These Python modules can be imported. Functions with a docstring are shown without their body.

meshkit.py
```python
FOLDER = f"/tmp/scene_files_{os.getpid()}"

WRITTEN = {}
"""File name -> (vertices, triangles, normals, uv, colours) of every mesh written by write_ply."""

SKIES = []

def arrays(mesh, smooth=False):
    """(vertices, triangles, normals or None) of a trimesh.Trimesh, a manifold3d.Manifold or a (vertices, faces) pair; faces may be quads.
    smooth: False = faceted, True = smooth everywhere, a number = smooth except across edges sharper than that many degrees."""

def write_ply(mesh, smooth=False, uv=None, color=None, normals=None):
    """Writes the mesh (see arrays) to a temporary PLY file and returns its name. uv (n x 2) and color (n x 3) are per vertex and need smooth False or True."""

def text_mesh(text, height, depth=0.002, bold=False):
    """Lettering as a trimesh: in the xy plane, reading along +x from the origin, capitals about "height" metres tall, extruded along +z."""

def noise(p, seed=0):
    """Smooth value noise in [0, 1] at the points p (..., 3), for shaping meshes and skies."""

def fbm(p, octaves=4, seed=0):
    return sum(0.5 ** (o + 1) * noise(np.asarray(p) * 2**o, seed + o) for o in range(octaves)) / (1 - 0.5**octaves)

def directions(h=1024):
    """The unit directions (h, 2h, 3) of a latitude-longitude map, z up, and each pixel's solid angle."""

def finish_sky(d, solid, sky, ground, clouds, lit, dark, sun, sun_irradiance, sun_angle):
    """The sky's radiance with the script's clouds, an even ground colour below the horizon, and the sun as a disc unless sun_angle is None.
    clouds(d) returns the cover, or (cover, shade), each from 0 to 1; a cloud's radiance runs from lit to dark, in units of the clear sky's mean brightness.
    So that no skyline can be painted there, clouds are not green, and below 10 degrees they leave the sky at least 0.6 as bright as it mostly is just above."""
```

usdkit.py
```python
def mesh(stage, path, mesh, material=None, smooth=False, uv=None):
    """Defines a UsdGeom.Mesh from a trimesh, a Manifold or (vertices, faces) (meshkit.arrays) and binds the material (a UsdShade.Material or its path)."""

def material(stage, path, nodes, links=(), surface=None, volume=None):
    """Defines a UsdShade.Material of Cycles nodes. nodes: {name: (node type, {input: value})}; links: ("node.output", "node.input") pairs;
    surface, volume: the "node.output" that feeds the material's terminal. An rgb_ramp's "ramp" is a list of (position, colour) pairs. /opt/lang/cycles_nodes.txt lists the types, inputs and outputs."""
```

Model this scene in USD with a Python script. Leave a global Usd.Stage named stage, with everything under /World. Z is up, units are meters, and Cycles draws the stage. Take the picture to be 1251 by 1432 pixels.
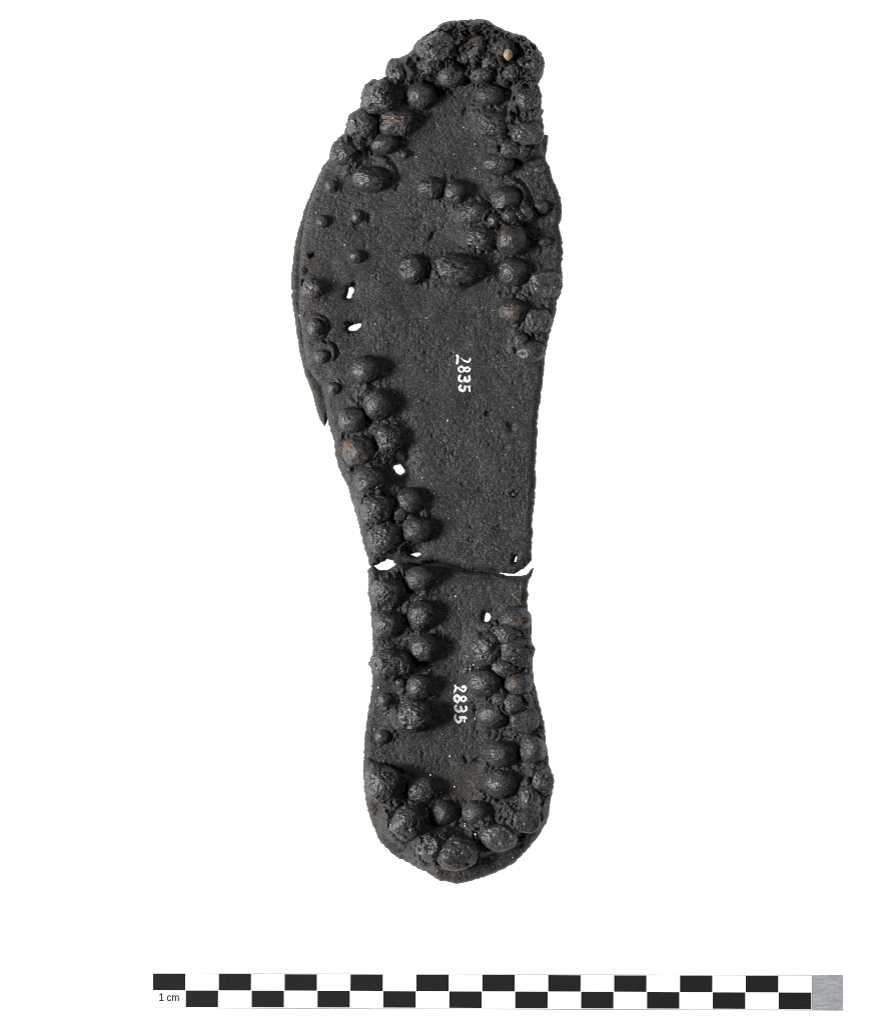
import math
import numpy as np
import shapely
import shapely.ops
import trimesh
from scipy.spatial import cKDTree, Delaunay
from pxr import Gf, Sdf, Usd, UsdGeom, UsdLux, UsdShade, Vt
import meshkit
import usdkit

# ------------------------------------------------------------------ stage, camera, light
PX = 1.0 / 4605.0            # metres per picture unit on the table (46.05 units to the centimetre of the scale bar)
CX, CY = 625.5, 716.0
CAM_H = 1.30                 # camera above the table

stage = Usd.Stage.CreateInMemory()
UsdGeom.SetStageUpAxis(stage, UsdGeom.Tokens.z)
UsdGeom.SetStageMetersPerUnit(stage, 1.0)
world = UsdGeom.Xform.Define(stage, "/World")
stage.SetDefaultPrim(world.GetPrim())

cam = UsdGeom.Camera.Define(stage, "/World/camera")
cam.AddTranslateOp().Set(Gf.Vec3d(0, 0, CAM_H))
FOCAL = 100.0
WIDTH = 1251 * PX
cam.CreateFocalLengthAttr(FOCAL)
cam.CreateHorizontalApertureAttr(WIDTH * FOCAL / CAM_H)
cam.CreateVerticalApertureAttr(1432 * PX * FOCAL / CAM_H)
cam.CreateClippingRangeAttr(Gf.Vec2f(0.05, 20))
cam.CreateExposureAttr(0.0)


def rect_light(name, pos, target, w, h, radiance, color=(1, 1, 1)):
    l = UsdLux.RectLight.Define(stage, "/World/" + name)
    m = Gf.Matrix4d().SetLookAt(Gf.Vec3d(*pos), Gf.Vec3d(*target), Gf.Vec3d(0, 0, 1) if abs(pos[0]) + abs(pos[1]) > 1e-3 else Gf.Vec3d(0, 1, 0)).GetInverse()
    l.AddTransformOp().Set(m)
    l.CreateWidthAttr(w)
    l.CreateHeightAttr(h)
    l.CreateIntensityAttr(radiance)
    l.CreateColorAttr(Gf.Vec3f(*color))
    return l


# softbox to one side, weaker lamps on the other side and at the toe
rect_light("key_softbox", (-1.45, -0.17, 0.98), (0, 0, 0), 0.49, 0.43, 102.0, (1.0, 0.985, 0.97))
rect_light("fill_softbox", (0.75, 0.75, 1.10), (0, 0, 0), 0.6, 0.6, 4.3, (0.95, 0.98, 1.0))

# ------------------------------------------------------------------ small helpers
taken = {}


def path_for(parent, name):
    k = (parent, name)
    n = taken.get(k, 0)
    taken[k] = n + 1
    return f"{parent}/{name}" + (f"_{n:03d}" if n else "")


def tag(prim, **kw):
    for k, v in kw.items():
        if v is not None:
            prim.SetCustomDataByKey(k, v)


def obj(name, mesh, mat, parent="/World", smooth=True, label=None, kind=None, prim_vars=None):
    p = path_for(parent, name)
    m = usdkit.mesh(stage, p, mesh, mat, smooth)
    for k, v in (prim_vars or {}).items():
        UsdGeom.PrimvarsAPI(m).CreatePrimvar(k, Sdf.ValueTypeNames.FloatArray, "vertex").Set(Vt.FloatArray.FromNumpy(np.asarray(v, np.float32)))
    tag(m.GetPrim(), label=label, kind=kind)
    return p


def thing(name, label, category):
    p = path_for("/World", name)
    x = UsdGeom.Xform.Define(stage, p)
    tag(x.GetPrim(), label=label, category=category)
    return p


def W(p, z):
    """Points given as they line up in a plumb view at height z -> metres on the table."""
    p, z = np.asarray(p, float), np.asarray(z, float)
    k = (1 - z / CAM_H) * PX
    return np.stack([(p[..., 0] - CX) * k, (CY - p[..., 1]) * k, z + 0 * p[..., 0]], -1)


def ns(p, scale, seed, octaves=1):
    """Noise about zero, in [-1, 1], of 2-D or 3-D points with features of "scale" units."""
    p = np.asarray(p, float) / scale
    if p.shape[-1] == 2:
        p = np.concatenate([p, np.full(p.shape[:-1] + (1,), 0.37 + seed * 1.71)], -1)
    p = p @ trimesh.transformations.euler_matrix(0.61 + seed * 1.3, 0.83 + seed * 0.7, 0.47 + seed * 2.1)[:3, :3] + seed * 3.17
    return 2 * (meshkit.fbm(p, octaves, seed) if octaves > 1 else meshkit.noise(p, seed)) - 1


def smoothstep(a, b, x):
    t = np.clip((x - a) / (b - a), 0, 1)
    return t * t * (3 - 2 * t)


# ------------------------------------------------------------------ materials
L = "/World/Looks/"
UsdGeom.Scope.Define(stage, "/World/Looks")



def old_surface(name, base, tone, brown, orange, rough, spec, cells, bump_d, bluish=1.0):
    """Dark granular surface: random-toned grains over slow tonal drift, brown soil where "dirt" says, rust where "rust" says."""
    return usdkit.material(stage, L + name, {
        "geo": ("geometry", {}),
        "dirt": ("attribute", {"attribute": "dirt"}),
        "rust": ("attribute", {"attribute": "rust"}),
        "v": ("voronoi_texture", {"scale": cells, "feature": "f1", "randomness": 1.0}),
        "vs": ("separate_color", {}),
        "n1": ("noise_texture", {"scale": cells * 0.75, "detail": 3.0, "roughness": 0.7}),
        "g": ("mix_float", {"fac": 0.55}),
        "n2": ("noise_texture", {"scale": 320.0, "detail": 4.0, "roughness": 0.65}),
        "n4": ("noise_texture", {"scale": 70.0, "detail": 3.0, "roughness": 0.55}),
        "big": ("rgb_ramp", {"ramp": [(0.32, (0.78, 0.77, 0.74)), (0.68, (1.25, 1.26, 1.31))]}),
        "mul2": ("mix_color", {"blend_type": "multiply", "fac": 1.0}),
        "n3": ("noise_texture", {"scale": 2000.0, "detail": 2.0, "roughness": 0.6}),
        "base": ("rgb_ramp", {"ramp": base}),
        "tone": ("rgb_ramp", {"ramp": tone}),
        "mul": ("mix_color", {"blend_type": "multiply", "fac": 1.0}),
        "brown": ("rgb_ramp", {"ramp": brown}),
        "md": ("mix_color", {"blend_type": "mix"}),
        "orange": ("rgb_ramp", {"ramp": orange}),
        "mr": ("mix_color", {"blend_type": "mix"}),
        "mrr": ("mix_float", {"b": 0.85}),
        "rr": ("rgb_ramp", {"ramp": [(0.3, (rough[0],) * 3), (0.7, (rough[1],) * 3)]}),
        "bump": ("bump", {"strength": 1.0, "distance": bump_d}),
        "p": ("principled_bsdf", {"specular_ior_level": spec}),
    }, [("geo.position", "n1.vector"), ("geo.position", "n2.vector"), ("geo.position", "n3.vector"), ("geo.position", "v.vector"),
        ("v.color", "vs.color"), ("vs.r", "g.b"), ("n1.fac", "g.a"),
        ("g.result", "base.fac"), ("n2.fac", "tone.fac"), ("base.color", "mul.a"), ("tone.color", "mul.b"),
        ("g.result", "brown.fac"), ("geo.position", "n4.vector"), ("n4.fac", "big.fac"), ("mul.result", "mul2.a"), ("big.color", "mul2.b"), ("mul2.result", "md.a"), ("brown.color", "md.b"), ("dirt.fac", "md.fac"),
        ("n3.fac", "orange.fac"), ("md.result", "mr.a"), ("orange.color", "mr.b"), ("rust.fac", "mr.fac"),
        ("mr.result", "p.base_color"), ("n3.fac", "rr.fac"), ("rr.color", "mrr.a"), ("rust.fac", "mrr.fac"), ("mrr.result", "p.roughness"),
        ("g.result", "bump.height"), ("bump.normal", "p.normal")], "p.BSDF")


BROWN = [(0.15, (0.007, 0.0055, 0.004)), (0.5, (0.020, 0.016, 0.0115)), (0.72, (0.042, 0.033, 0.023)), (0.85, (0.12, 0.095, 0.06)), (0.93, (0.26, 0.20, 0.12))]
ORANGE = [(0.3, (0.026, 0.019, 0.015)), (0.5, (0.085, 0.048, 0.026)), (0.64, (0.20, 0.105, 0.05)), (0.76, (0.40, 0.25, 0.14))]
M_leather = old_surface("leather", [(0.15, (0.0045, 0.0046, 0.005)), (0.46, (0.0146, 0.0151, 0.0166)), (0.66, (0.035, 0.0358, 0.0385)), (0.79, (0.082, 0.082, 0.085)), (0.90, (0.20, 0.195, 0.19))],
                        [(0.3, (0.72, 0.72, 0.74)), (0.7, (1.3, 1.29, 1.28))], BROWN, ORANGE, (0.5, 0.8), 0.45, 3100.0, 0.00026)
M_iron = old_surface("corroded_iron", [(0.15, (0.006, 0.006, 0.007)), (0.46, (0.0190, 0.0194, 0.0222)), (0.68, (0.040, 0.0403, 0.045)), (0.84, (0.085, 0.084, 0.09)), (0.93, (0.18, 0.175, 0.18))],
                     [(0.3, (0.7, 0.71, 0.75)), (0.7, (1.35, 1.3, 1.27))], BROWN, ORANGE, (0.30, 0.57), 0.68, 2700.0, 0.00022)


def plain(name, color, rough=0.6, spec=0.5, metallic=0.0, **more):
    return usdkit.material(stage, L + name, {"p": ("principled_bsdf", {"base_color": color, "roughness": rough, "specular_ior_level": spec, "metallic": metallic, **more})}, [], "p.BSDF")


M_paint = usdkit.material(stage, L + "white_ink", {
    "geo": ("geometry", {}), "n": ("noise_texture", {"scale": 3000.0, "detail": 2.0}),
    "c": ("rgb_ramp", {"ramp": [(0.3, (0.55, 0.54, 0.52)), (0.5, (0.84, 0.84, 0.82))]}),
    "p": ("principled_bsdf", {"roughness": 0.6}),
}, [("geo.position", "n.vector"), ("n.fac", "c.fac"), ("c.color", "p.base_color")], "p.BSDF")
M_grain = usdkit.material(stage, L + "sand", {
    "tone": ("attribute", {"attribute": "tone"}),
    "c": ("rgb_ramp", {"ramp": [(0.0, (0.06, 0.058, 0.055)), (0.5, (0.15, 0.14, 0.12)), (0.72, (0.26, 0.18, 0.09)), (0.85, (0.5, 0.46, 0.38)), (0.95, (0.9, 0.88, 0.84))]}),
    "p": ("principled_bsdf", {"roughness": 0.3}),
}, [("tone.fac", "c.fac"), ("c.color", "p.base_color")], "p.BSDF")
M_pebble = usdkit.material(stage, L + "tan_stone", {
    "geo": ("geometry", {}), "n": ("noise_texture", {"scale": 2600.0, "detail": 2.0}),
    "c": ("rgb_ramp", {"ramp": [(0.36, (0.10, 0.06, 0.028)), (0.48, (0.30, 0.21, 0.105)), (0.7, (0.40, 0.30, 0.17))]}),
    "p": ("principled_bsdf", {"roughness": 0.6}),
}, [("geo.position", "n.vector"), ("n.fac", "c.fac"), ("c.color", "p.base_color")], "p.BSDF")
M_fibre = plain("straw_fibre", (0.30, 0.19, 0.075), 0.5)
M_print_black = usdkit.material(stage, L + "black_print", {
    "geo": ("geometry", {}), "n": ("noise_texture", {"scale": 3500.0, "detail": 3.0, "roughness": 0.7}),
    "c": ("rgb_ramp", {"ramp": [(0.3, (0.008, 0.007, 0.008)), (0.55, (0.0088, 0.0078, 0.0084)), (0.75, (0.028, 0.026, 0.027))]}),
    "p": ("principled_bsdf", {"roughness": 0.75, "specular_ior_level": 0.2}),
}, [("geo.position", "n.vector"), ("n.fac", "c.fac"), ("c.color", "p.base_color")], "p.BSDF")
M_white_film = plain("white_film", (0.88, 0.88, 0.88), 0.7, 0.2)
M_ink = plain("grey_ink", (0.018, 0.016, 0.02), 0.7, 0.2)
M_alu = usdkit.material(stage, L + "brushed_aluminium", {
    "geo": ("geometry", {}), "map": ("mapping", {"scale": (260.0, 2300.0, 500.0), "rotation": (0.0, 0.0, 0.06)}),
    "n": ("noise_texture", {"scale": 1.0, "detail": 4.0, "roughness": 0.7}),
    "map2": ("mapping", {"scale": (900.0, 2600.0, 900.0), "rotation": (0.0, 0.0, 0.3)}),
    "n2": ("noise_texture", {"scale": 1.0, "detail": 3.0, "roughness": 0.7}),
    "c": ("rgb_ramp", {"ramp": [(0.3, (0.22, 0.235, 0.26)), (0.5, (0.36, 0.375, 0.40)), (0.7, (0.62, 0.63, 0.65))]}),
    "avg": ("mix_float", {"fac": 0.45}),
    "bump": ("bump", {"strength": 0.4, "distance": 0.0001}),
    "p": ("principled_bsdf", {"roughness": 0.6, "metallic": 0.25}),
}, [("geo.position", "map.vector"), ("map.vector", "n.vector"), ("geo.position", "map2.vector"), ("map2.vector", "n2.vector"), ("n.fac", "avg.a"), ("n2.fac", "avg.b"), ("avg.result", "c.fac"), ("c.color", "p.base_color"), ("avg.result", "bump.height"), ("bump.normal", "p.normal")], "p.BSDF")
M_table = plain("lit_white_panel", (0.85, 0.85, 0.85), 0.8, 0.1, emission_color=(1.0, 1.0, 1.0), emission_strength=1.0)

# ------------------------------------------------------------------ the light table everything lies on
t = trimesh.creation.box((1.0, 1.0, 0.02))
t.apply_translation((0, 0, -0.0105))
table = obj("light_table", t, M_table, smooth=False)
tag(stage.GetPrimAtPath(table), label="plain glowing white light table under the shoe sole and scale bar", kind="structure")

# ------------------------------------------------------------------ outlines of the two sole fragments
FORE_LEFT_OUTER = [(509.8, 770), (513.9, 781), (506.2, 756.5), (501.4, 733.5), (495.6, 714.3), (490.8, 697), (486, 679.8), (481.2, 672), (474.5, 656.7), (468.8, 637.6), (466.9, 618.4), (462, 605)]
FORE_UPPER = [
    (466.2, 200), (472, 193), (480, 186.5), (485, 173.7), (490.2, 158.4), (503, 149.4), (505.6, 129), (515.8, 117.4), (531.2, 111), (540.1, 105.9), (541.4, 91.9), (549.1, 82.9), (564.4, 77.8), (575.9, 68.8), (578.5, 61.2), (590, 50.9), (605.4, 42), (615.6, 33),
    (625.8, 27.9), (648.8, 27.9), (668, 25.3), (684.6, 27.9), (689.8, 34.3), (710.2, 43.3), (733.3, 49.7), (748.6, 62.4), (756.8, 76.5), (757.6, 86.7), (760.9, 93.1), (757.6, 108.5), (751.7, 117.4), (757.6, 132.8), (756.3, 150.7), (760.9, 153.8), (757.6, 161), (760.1, 178.8), (758, 186.5), (766.5, 189), (765.2, 207), (762.7, 218), (763.2, 225), (769, 233.6),
    (771.8, 248), (777.6, 261.4), (783.4, 274.8), (785.3, 290), (784.3, 307.4), (780.5, 315), (785.3, 330.5), (786.8, 353.5), (784.9, 372.7), (786.2, 387.7), (784.9, 403.4), (783.4, 412.6), (778.6, 420.3), (775.7, 441.4), (769.9, 462.5), (765.1, 479.8), (761.3, 502.8), (759.4, 529.6), (755.5, 558.4), (752.7, 571.8), (750.7, 596.8),
    (751.5, 602), (749.7, 633), (748.3, 652.8), (749.2, 670), (748, 693), (745.3, 719.6), (743.2, 735.4), (745, 740.7), (743.6, 758.3), (742.7, 783.8), (738.3, 789), (732, 795.2), (724.2, 799.6), (719, 802.2), (710, 802.2), (700.5, 801.4), (692.6, 797), (678.5, 797.9), (653.9, 795.2), (641.6, 790.8), (622.2, 786.4), (606, 783.5), (598, 785), (589, 789), (578, 788), (566, 791), (556, 789),
    (552.4, 788.6), (548.8, 783.2), (541.6, 782.4), (534.4, 786.2), (526, 789.8), (521, 793), (515.6, 789.8), (513.9, 781.4), (506.2, 756.5), (501.4, 733.5), (495.6, 714.3), (490.8, 697), (486, 679.8), (481.2, 672), (474.5, 656.7), (468.8, 637.6), (466.9, 618.4), (462.5, 603.5), (460.5, 598), (457.5, 583),
    (454, 563), (449.5, 541), (440, 530), (429, 512), (424.5, 485), (421, 460), (417.5, 432), (418, 402), (418.5, 370), (420, 343), (424, 320), (428, 300), (434.5, 279), (443, 256), (451, 237), (461, 222)]
LOWER_LAYER = [
    (467.2, 199), (459.5, 221), (449.9, 234.5), (441.2, 253.7), (431.7, 276.7), (424.9, 292), (421.1, 307.4), (415.3, 326.6), (411.1, 345.8), (409.6, 363), (407.3, 382.3), (406.7, 403), (408.8, 407), (406.9, 412.6), (409.6, 429.9), (413.4, 456.7), (417.3, 485.5), (421.1, 502.8), (426.9, 525.8), (436.5, 548.8), (442.2, 571.8), (448, 589), (453.3, 596.8), (457, 591), (458.6, 580),
    (475, 560), (466, 520), (452, 470), (447, 420), (449, 360), (456, 310), (470, 260), (490, 215)]
HEEL = [
    (526.6, 794), (530.8, 797), (541.6, 797), (547.6, 794), (552.4, 789), (562, 785), (574, 781), (596, 779), (622, 782), (650, 788), (680, 792), (696, 797), (699.6, 802.2), (706.6, 804.9), (717.2, 805.4), (729.5, 804.9), (736.5, 803.1), (741.8, 796), (745.7, 794.3), (744.4, 801.4), (739.2, 812.8), (736.5, 823.4), (739.2, 832.2), (736.9, 839.5), (737.1, 850.4), (739.6, 858.5), (742, 868), (743.7, 877.6), (743, 893.9), (744.3, 911.5), (744.3, 931.9), (746.4, 952.3), (749.8, 967.2), (753.2, 982.2),
    (755.9, 991), (758.6, 1004.8), (761.3, 1012.3), (762.7, 1036), (766, 1052.4), (767.4, 1068.7), (770.8, 1080), (771.6, 1092), (773.9, 1097.6), (772.3, 1108), (769, 1121.9), (767.9, 1136.3), (763.9, 1150.6), (756.7, 1163.6), (748, 1175), (738, 1188), (727.9, 1198), (719.3, 1206.8), (709.2, 1212.5), (699.1, 1217.6), (689, 1221.9), (676.1, 1226.9), (663.2, 1231.2), (648.8, 1234.8), (637.7, 1236.5), (627.9, 1234.3), (614.7, 1232.4), (604.4, 1226.3), (595.6, 1219.7), (585.3, 1215.3), (572.1, 1207.9), (563.3, 1202.8), (558.9, 1202.5), (550.1, 1196.2), (538.4, 1184.5), (531.1, 1177.1), (526.7, 1169), (521.5, 1155.9), (517.1, 1144.9), (513.5, 1130.9), (510.5, 1116.3), (508.3, 1101.6), (506.9, 1076.7), (508.3, 1059),
    (508.8, 1043.9), (509.8, 1025.9), (512.8, 1005.5), (516.4, 981.5), (518.8, 967.1), (520.9, 948), (518.8, 938.4), (519.4, 927.6), (521.2, 908.4), (520.6, 896), (520, 881.5), (518.2, 860), (517.6, 844.3), (514, 832.3), (514.6, 824), (515.2, 809.6), (513.4, 798.8), (515.5, 793.5), (521, 791)]
FORE_HOLES = [
    [(488, 402.5), (493, 401), (495.2, 404), (494.5, 409), (492, 411.5), (491.5, 416), (488, 418), (484.2, 415.5), (486.5, 411)],
    [(487, 459), (490, 456), (495, 454), (502, 452), (505.6, 452.6), (504.5, 457), (499, 461.5), (494, 462.5), (488.5, 462.3)],
    [(549.7, 653), (553, 650.3), (560, 649.5), (563, 653.5), (566, 658), (565, 661), (559, 664), (553.5, 660.5)],
    [(574, 775.6), (581, 773), (587, 773.2), (589, 776), (583, 778.8), (578.5, 778)],
    [(718.8, 785.5), (721, 778), (723, 778), (721.5, 785.8)]]
HEEL_HOLES = [[(679.5, 857), (684, 857.5), (686.4, 862.5), (684, 868.5), (679.5, 869.8), (676.8, 868), (677.5, 863)]]


def rough_ring(pts, seed, amp):
    """The outline with the crumbled edge of old leather."""
    r = shapely.LinearRing(pts)
    d = np.arange(0, r.length, 0.8)
    p = np.array([r.interpolate(x).coords[0] for x in d])
    q = np.array([r.interpolate(x + 1.0).coords[0] for x in d])
    tang = (q - p) / np.linalg.norm(q - p, axis=1, keepdims=True)
    nrm = np.stack([tang[:, 1], -tang[:, 0]], 1)
    return p + nrm * (amp * (ns(p, 4.0, seed) * 0.9 + ns(p, 1.9, seed + 1) * 0.6))[:, None]


def region(outer, holes, seed, amp=0.8):
    return shapely.Polygon(rough_ring(outer, seed, amp)).buffer(0).difference(shapely.union_all([shapely.Polygon(rough_ring(h, seed + 5, 0.35)).buffer(0) for h in holes]) if holes else shapely.Polygon())


# ------------------------------------------------------------------ hobnails, in picture units: x, y, rx, ry, shape, rust, options
# shapes: dome, rough (blistered dome), flat (worn chunk), stub (bare shank)
FORE_NAILS = [
    (556.7, 99, 17, 20, "rough", 0), (631, 105, 20, 17.5, "dome", 0), (588.7, 132.8, 21, 21, "dome", 0), (528.6, 135, 24, 25, "rough", 0),
    (555.5, 170, 25, 19, "rough", 4), (504, 175, 20, 20, "rough", 2), (538, 200.6, 20, 15, "dome", 0), (482, 213, 20, 18, "rough", 0),
    (684, 132.8, 21, 15.5, "dome", 0), (688.5, 172.4, 22, 19, "rough", 0), (737, 187, 23, 18, "flat", 0), (738, 138, 18, 17, "rough", 0),
    (697, 228.8, 22, 17, "dome", 0), (713, 208, 15, 14, "rough", 0), (705.7, 279.6, 20.5, 20, "dome", 0), (661.5, 297, 20, 16, "rough", 0),
    (670, 332, 20, 16, "rough", 0), (714.3, 334.3, 21.5, 23, "dome", 5), (602, 263.3, 19, 16, "dome", 2), (636.6, 268, 17, 17, "dome", 1),
    (639, 376, 33, 21, "rough", 0, -14), (717, 380, 20.5, 20, "dome", 0), (762, 397.6, 24, 20, "flat", 1), (717, 435, 20, 18.5, "dome", 6),
    (752.7, 448, 19, 19, "flat", 0), (742, 492.5, 21, 15.5, "dome", 0, 8), (517, 251, 26, 18, "dome", 0), (575.5, 377, 20, 22, "dome", 0),
    (437.4, 404, 15, 14, "rough", 1), (511, 517, 22, 19.5, "dome", 0), (527.6, 566, 21, 22.5, "dome", 3), (492, 587, 19.5, 18.5, "dome", 0),
    (543.6, 612.6, 19.5, 21, "rough", 0), (501.4, 630.8, 23, 22, "dome", 7), (516.7, 671, 20, 19, "rough", 0), (525, 711, 22, 19, "rough", 0),
    (536, 752, 25, 23, "rough", 0), (571.4, 700.9, 20, 19, "dome", 0), (558, 717, 12.5, 12, "dome", 0), (582, 740.2, 21, 20, "dome", 1),
    (612, 70, 30, 24, "rough", 0, 30), (672, 100, 19, 17, "rough", 0), (740, 88, 19, 26, "rough", 1), (664, 68, 15, 19, "rough", 6), (700, 68, 22, 17, "rough", 2),
    (600, 92, 16, 14, "rough", 0), (714, 100, 14, 13, "rough", 0), (650, 80, 7.5, 9, "dome", 0), (662, 84, 6, 6, "dome", 0), (684, 84, 14, 13, "rough", 2), (728, 210, 12, 11, "rough", 0),
    (712, 302, 10, 9, "rough", 0), (690, 308, 9, 9, "rough", 0), (734, 298, 10, 12, "rough", 0), (572, 722, 7, 6, "rough", 0), (517, 612, 5, 5, "dome", 0)]
FORE_STUBS = [
    (755.5, 289.2, 11, 10, 0), (760.3, 338, 9, 7, 0), (753.6, 236.5, 8.5, 6.5, 5), (463, 260.4, 9.5, 9, 1), (450.8, 309.4, 9.5, 9, 0), (499, 302, 9, 12, -1),
    (497.8, 358.3, 10, 9.5, 0), (441.2, 457.7, 11, 13, 1), (449.5, 498, 10, 10, 0), (466.2, 543, 9, 9, 1), (728, 477, 11, 12, 0), (565, 216, 6, 6, 0), (719, 691, 5, 4, 0)]
HEEL_NAILS = [
    (539.2, 826, 22, 18, "rough", 1), (588, 809.6, 22, 18, "dome", 2), (589.5, 861, 20.5, 22, "dome", 0), (541.6, 874, 22, 19.5, "dome", 0),
    (592.5, 907, 21, 21, "dome", 0), (543, 927.6, 25, 18.5, "rough", 0), (562.5, 929, 9, 15, "rough", 0), (586, 961, 19, 18.5, "dome", 0), (579, 1003, 26, 22, "rough", 0),
    (535.5, 1097, 26, 26, "rough", 0), (589.7, 1106, 21, 19, "rough", 0), (568, 1150, 24, 25, "rough", 1), (618.3, 1136.8, 18.5, 18, "dome", 0),
    (637, 1193, 29, 25, "rough", 1), (604, 1187, 24, 22, "rough", 2), (665, 1137, 20, 17, "dome", 0), (680, 1146, 8, 8, "rough", 0), (698, 1172, 25, 19.5, "flat", 0),
    (735.5, 1149, 20, 16.5, "flat", 0), (741, 1116, 15, 26, "rough", 0, 8), (759, 1093, 14.5, 15, "rough", 0), (700.6, 1097.4, 21.5, 19, "dome", 0), (700, 1055, 21, 17, "dome", 0),
    (744.3, 1048.3, 17, 20, "dome", 0), (689.3, 1000, 20, 18.5, "dome", 0), (732.8, 1007, 19, 19, "flat", 0), (716.5, 985, 14, 13, "rough", 0), (677, 955, 22, 20, "dome", 0),
    (724.6, 957, 18, 16, "dome", 5), (681, 908, 22, 22, "rough", 0), (720, 866, 21, 17, "dome", 5), (722, 911, 22, 19, "rough", 0), (706, 934.5, 16, 10.5, "rough", 0, -20), (708, 888, 18, 15, "rough", 0), (697, 979, 9, 9, "rough", 0)]
HEEL_NAILS = [(n[0], n[1], n[2] * 1.09, n[3] * 1.09, *n[4:]) if n[0] > 660 and n[1] < 1105 else n for n in HEEL_NAILS]
HEEL_STUBS = [(538, 979.5, 10.5, 10, 0), (534.4, 1030.5, 11, 10, 0), (559, 955, 7, 7, 0), (735, 975, 7, 6, 3)]

MM = 0.001


def nail_field(q, nails):
    """Distance of each point to its nearest nail in nail radii, and a raised collar of crust around the nails."""
    near, second, collar = np.full(len(q), 9.0), np.full(len(q), 9.0), np.zeros(len(q))
    wob = 0.16 * ns(q, 13.0, 17) + 0.09 * ns(q, 5.5, 18)
    for n in nails:
        d = np.hypot((q[:, 0] - n[0]) / n[2], (q[:, 1] - n[1]) / n[3])
        second = np.minimum(second, np.maximum(near, d))
        near = np.minimum(near, d)
        h, wd = {"dome": (0.45, 1.16), "flat": (1.2, 1.25), "rough": (1.9, 1.32)}[n[4] if len(n) > 4 else "dome"]
        collar = np.maximum(collar, h * np.exp(-(((d + (wob if h > 1 else 0.4 * wob)) / wd) ** 4)))
    return near, np.maximum(near, second - 0.35), collar


WARPED = {}


def warp(q):
    if id(q) not in WARPED:
        WARPED.clear()
        WARPED[id(q)] = q + 1.9 * np.stack([ns(q, 4.5, 201), ns(q, 4.5, 202)], 1) + 1.0 * np.stack([ns(q, 2.0, 203), ns(q, 2.0, 204)], 1)
    return WARPED[id(q)]


def pit(q, x, y, rx, ry, depth, rot=0.0):
    a = math.radians(rot)
    q = warp(q)
    dx, dy = q[:, 0] - x, q[:, 1] - y
    u, v = (dx * math.cos(a) + dy * math.sin(a)) / rx, (-dx * math.sin(a) + dy * math.cos(a)) / ry
    return -depth * np.exp(-((u * u + v * v) ** 1.5))


def crescent(q, x, y, r, w, h, a0, a1):
    """A raised rim along part of a circle (degrees, y down)."""
    q = warp(q)
    d = np.hypot(q[:, 0] - x, q[:, 1] - y)
    a = np.degrees(np.arctan2(q[:, 1] - y, q[:, 0] - x))
    m = smoothstep(a0 - 15, a0 + 15, a) * (1 - smoothstep(a1 - 15, a1 + 15, a))
    return m * (h * np.exp(-(((d - r) / w) ** 2)) - 0.8 * h * np.exp(-(((d - r - 1.9 * w) / (0.8 * w)) ** 2)))


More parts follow.
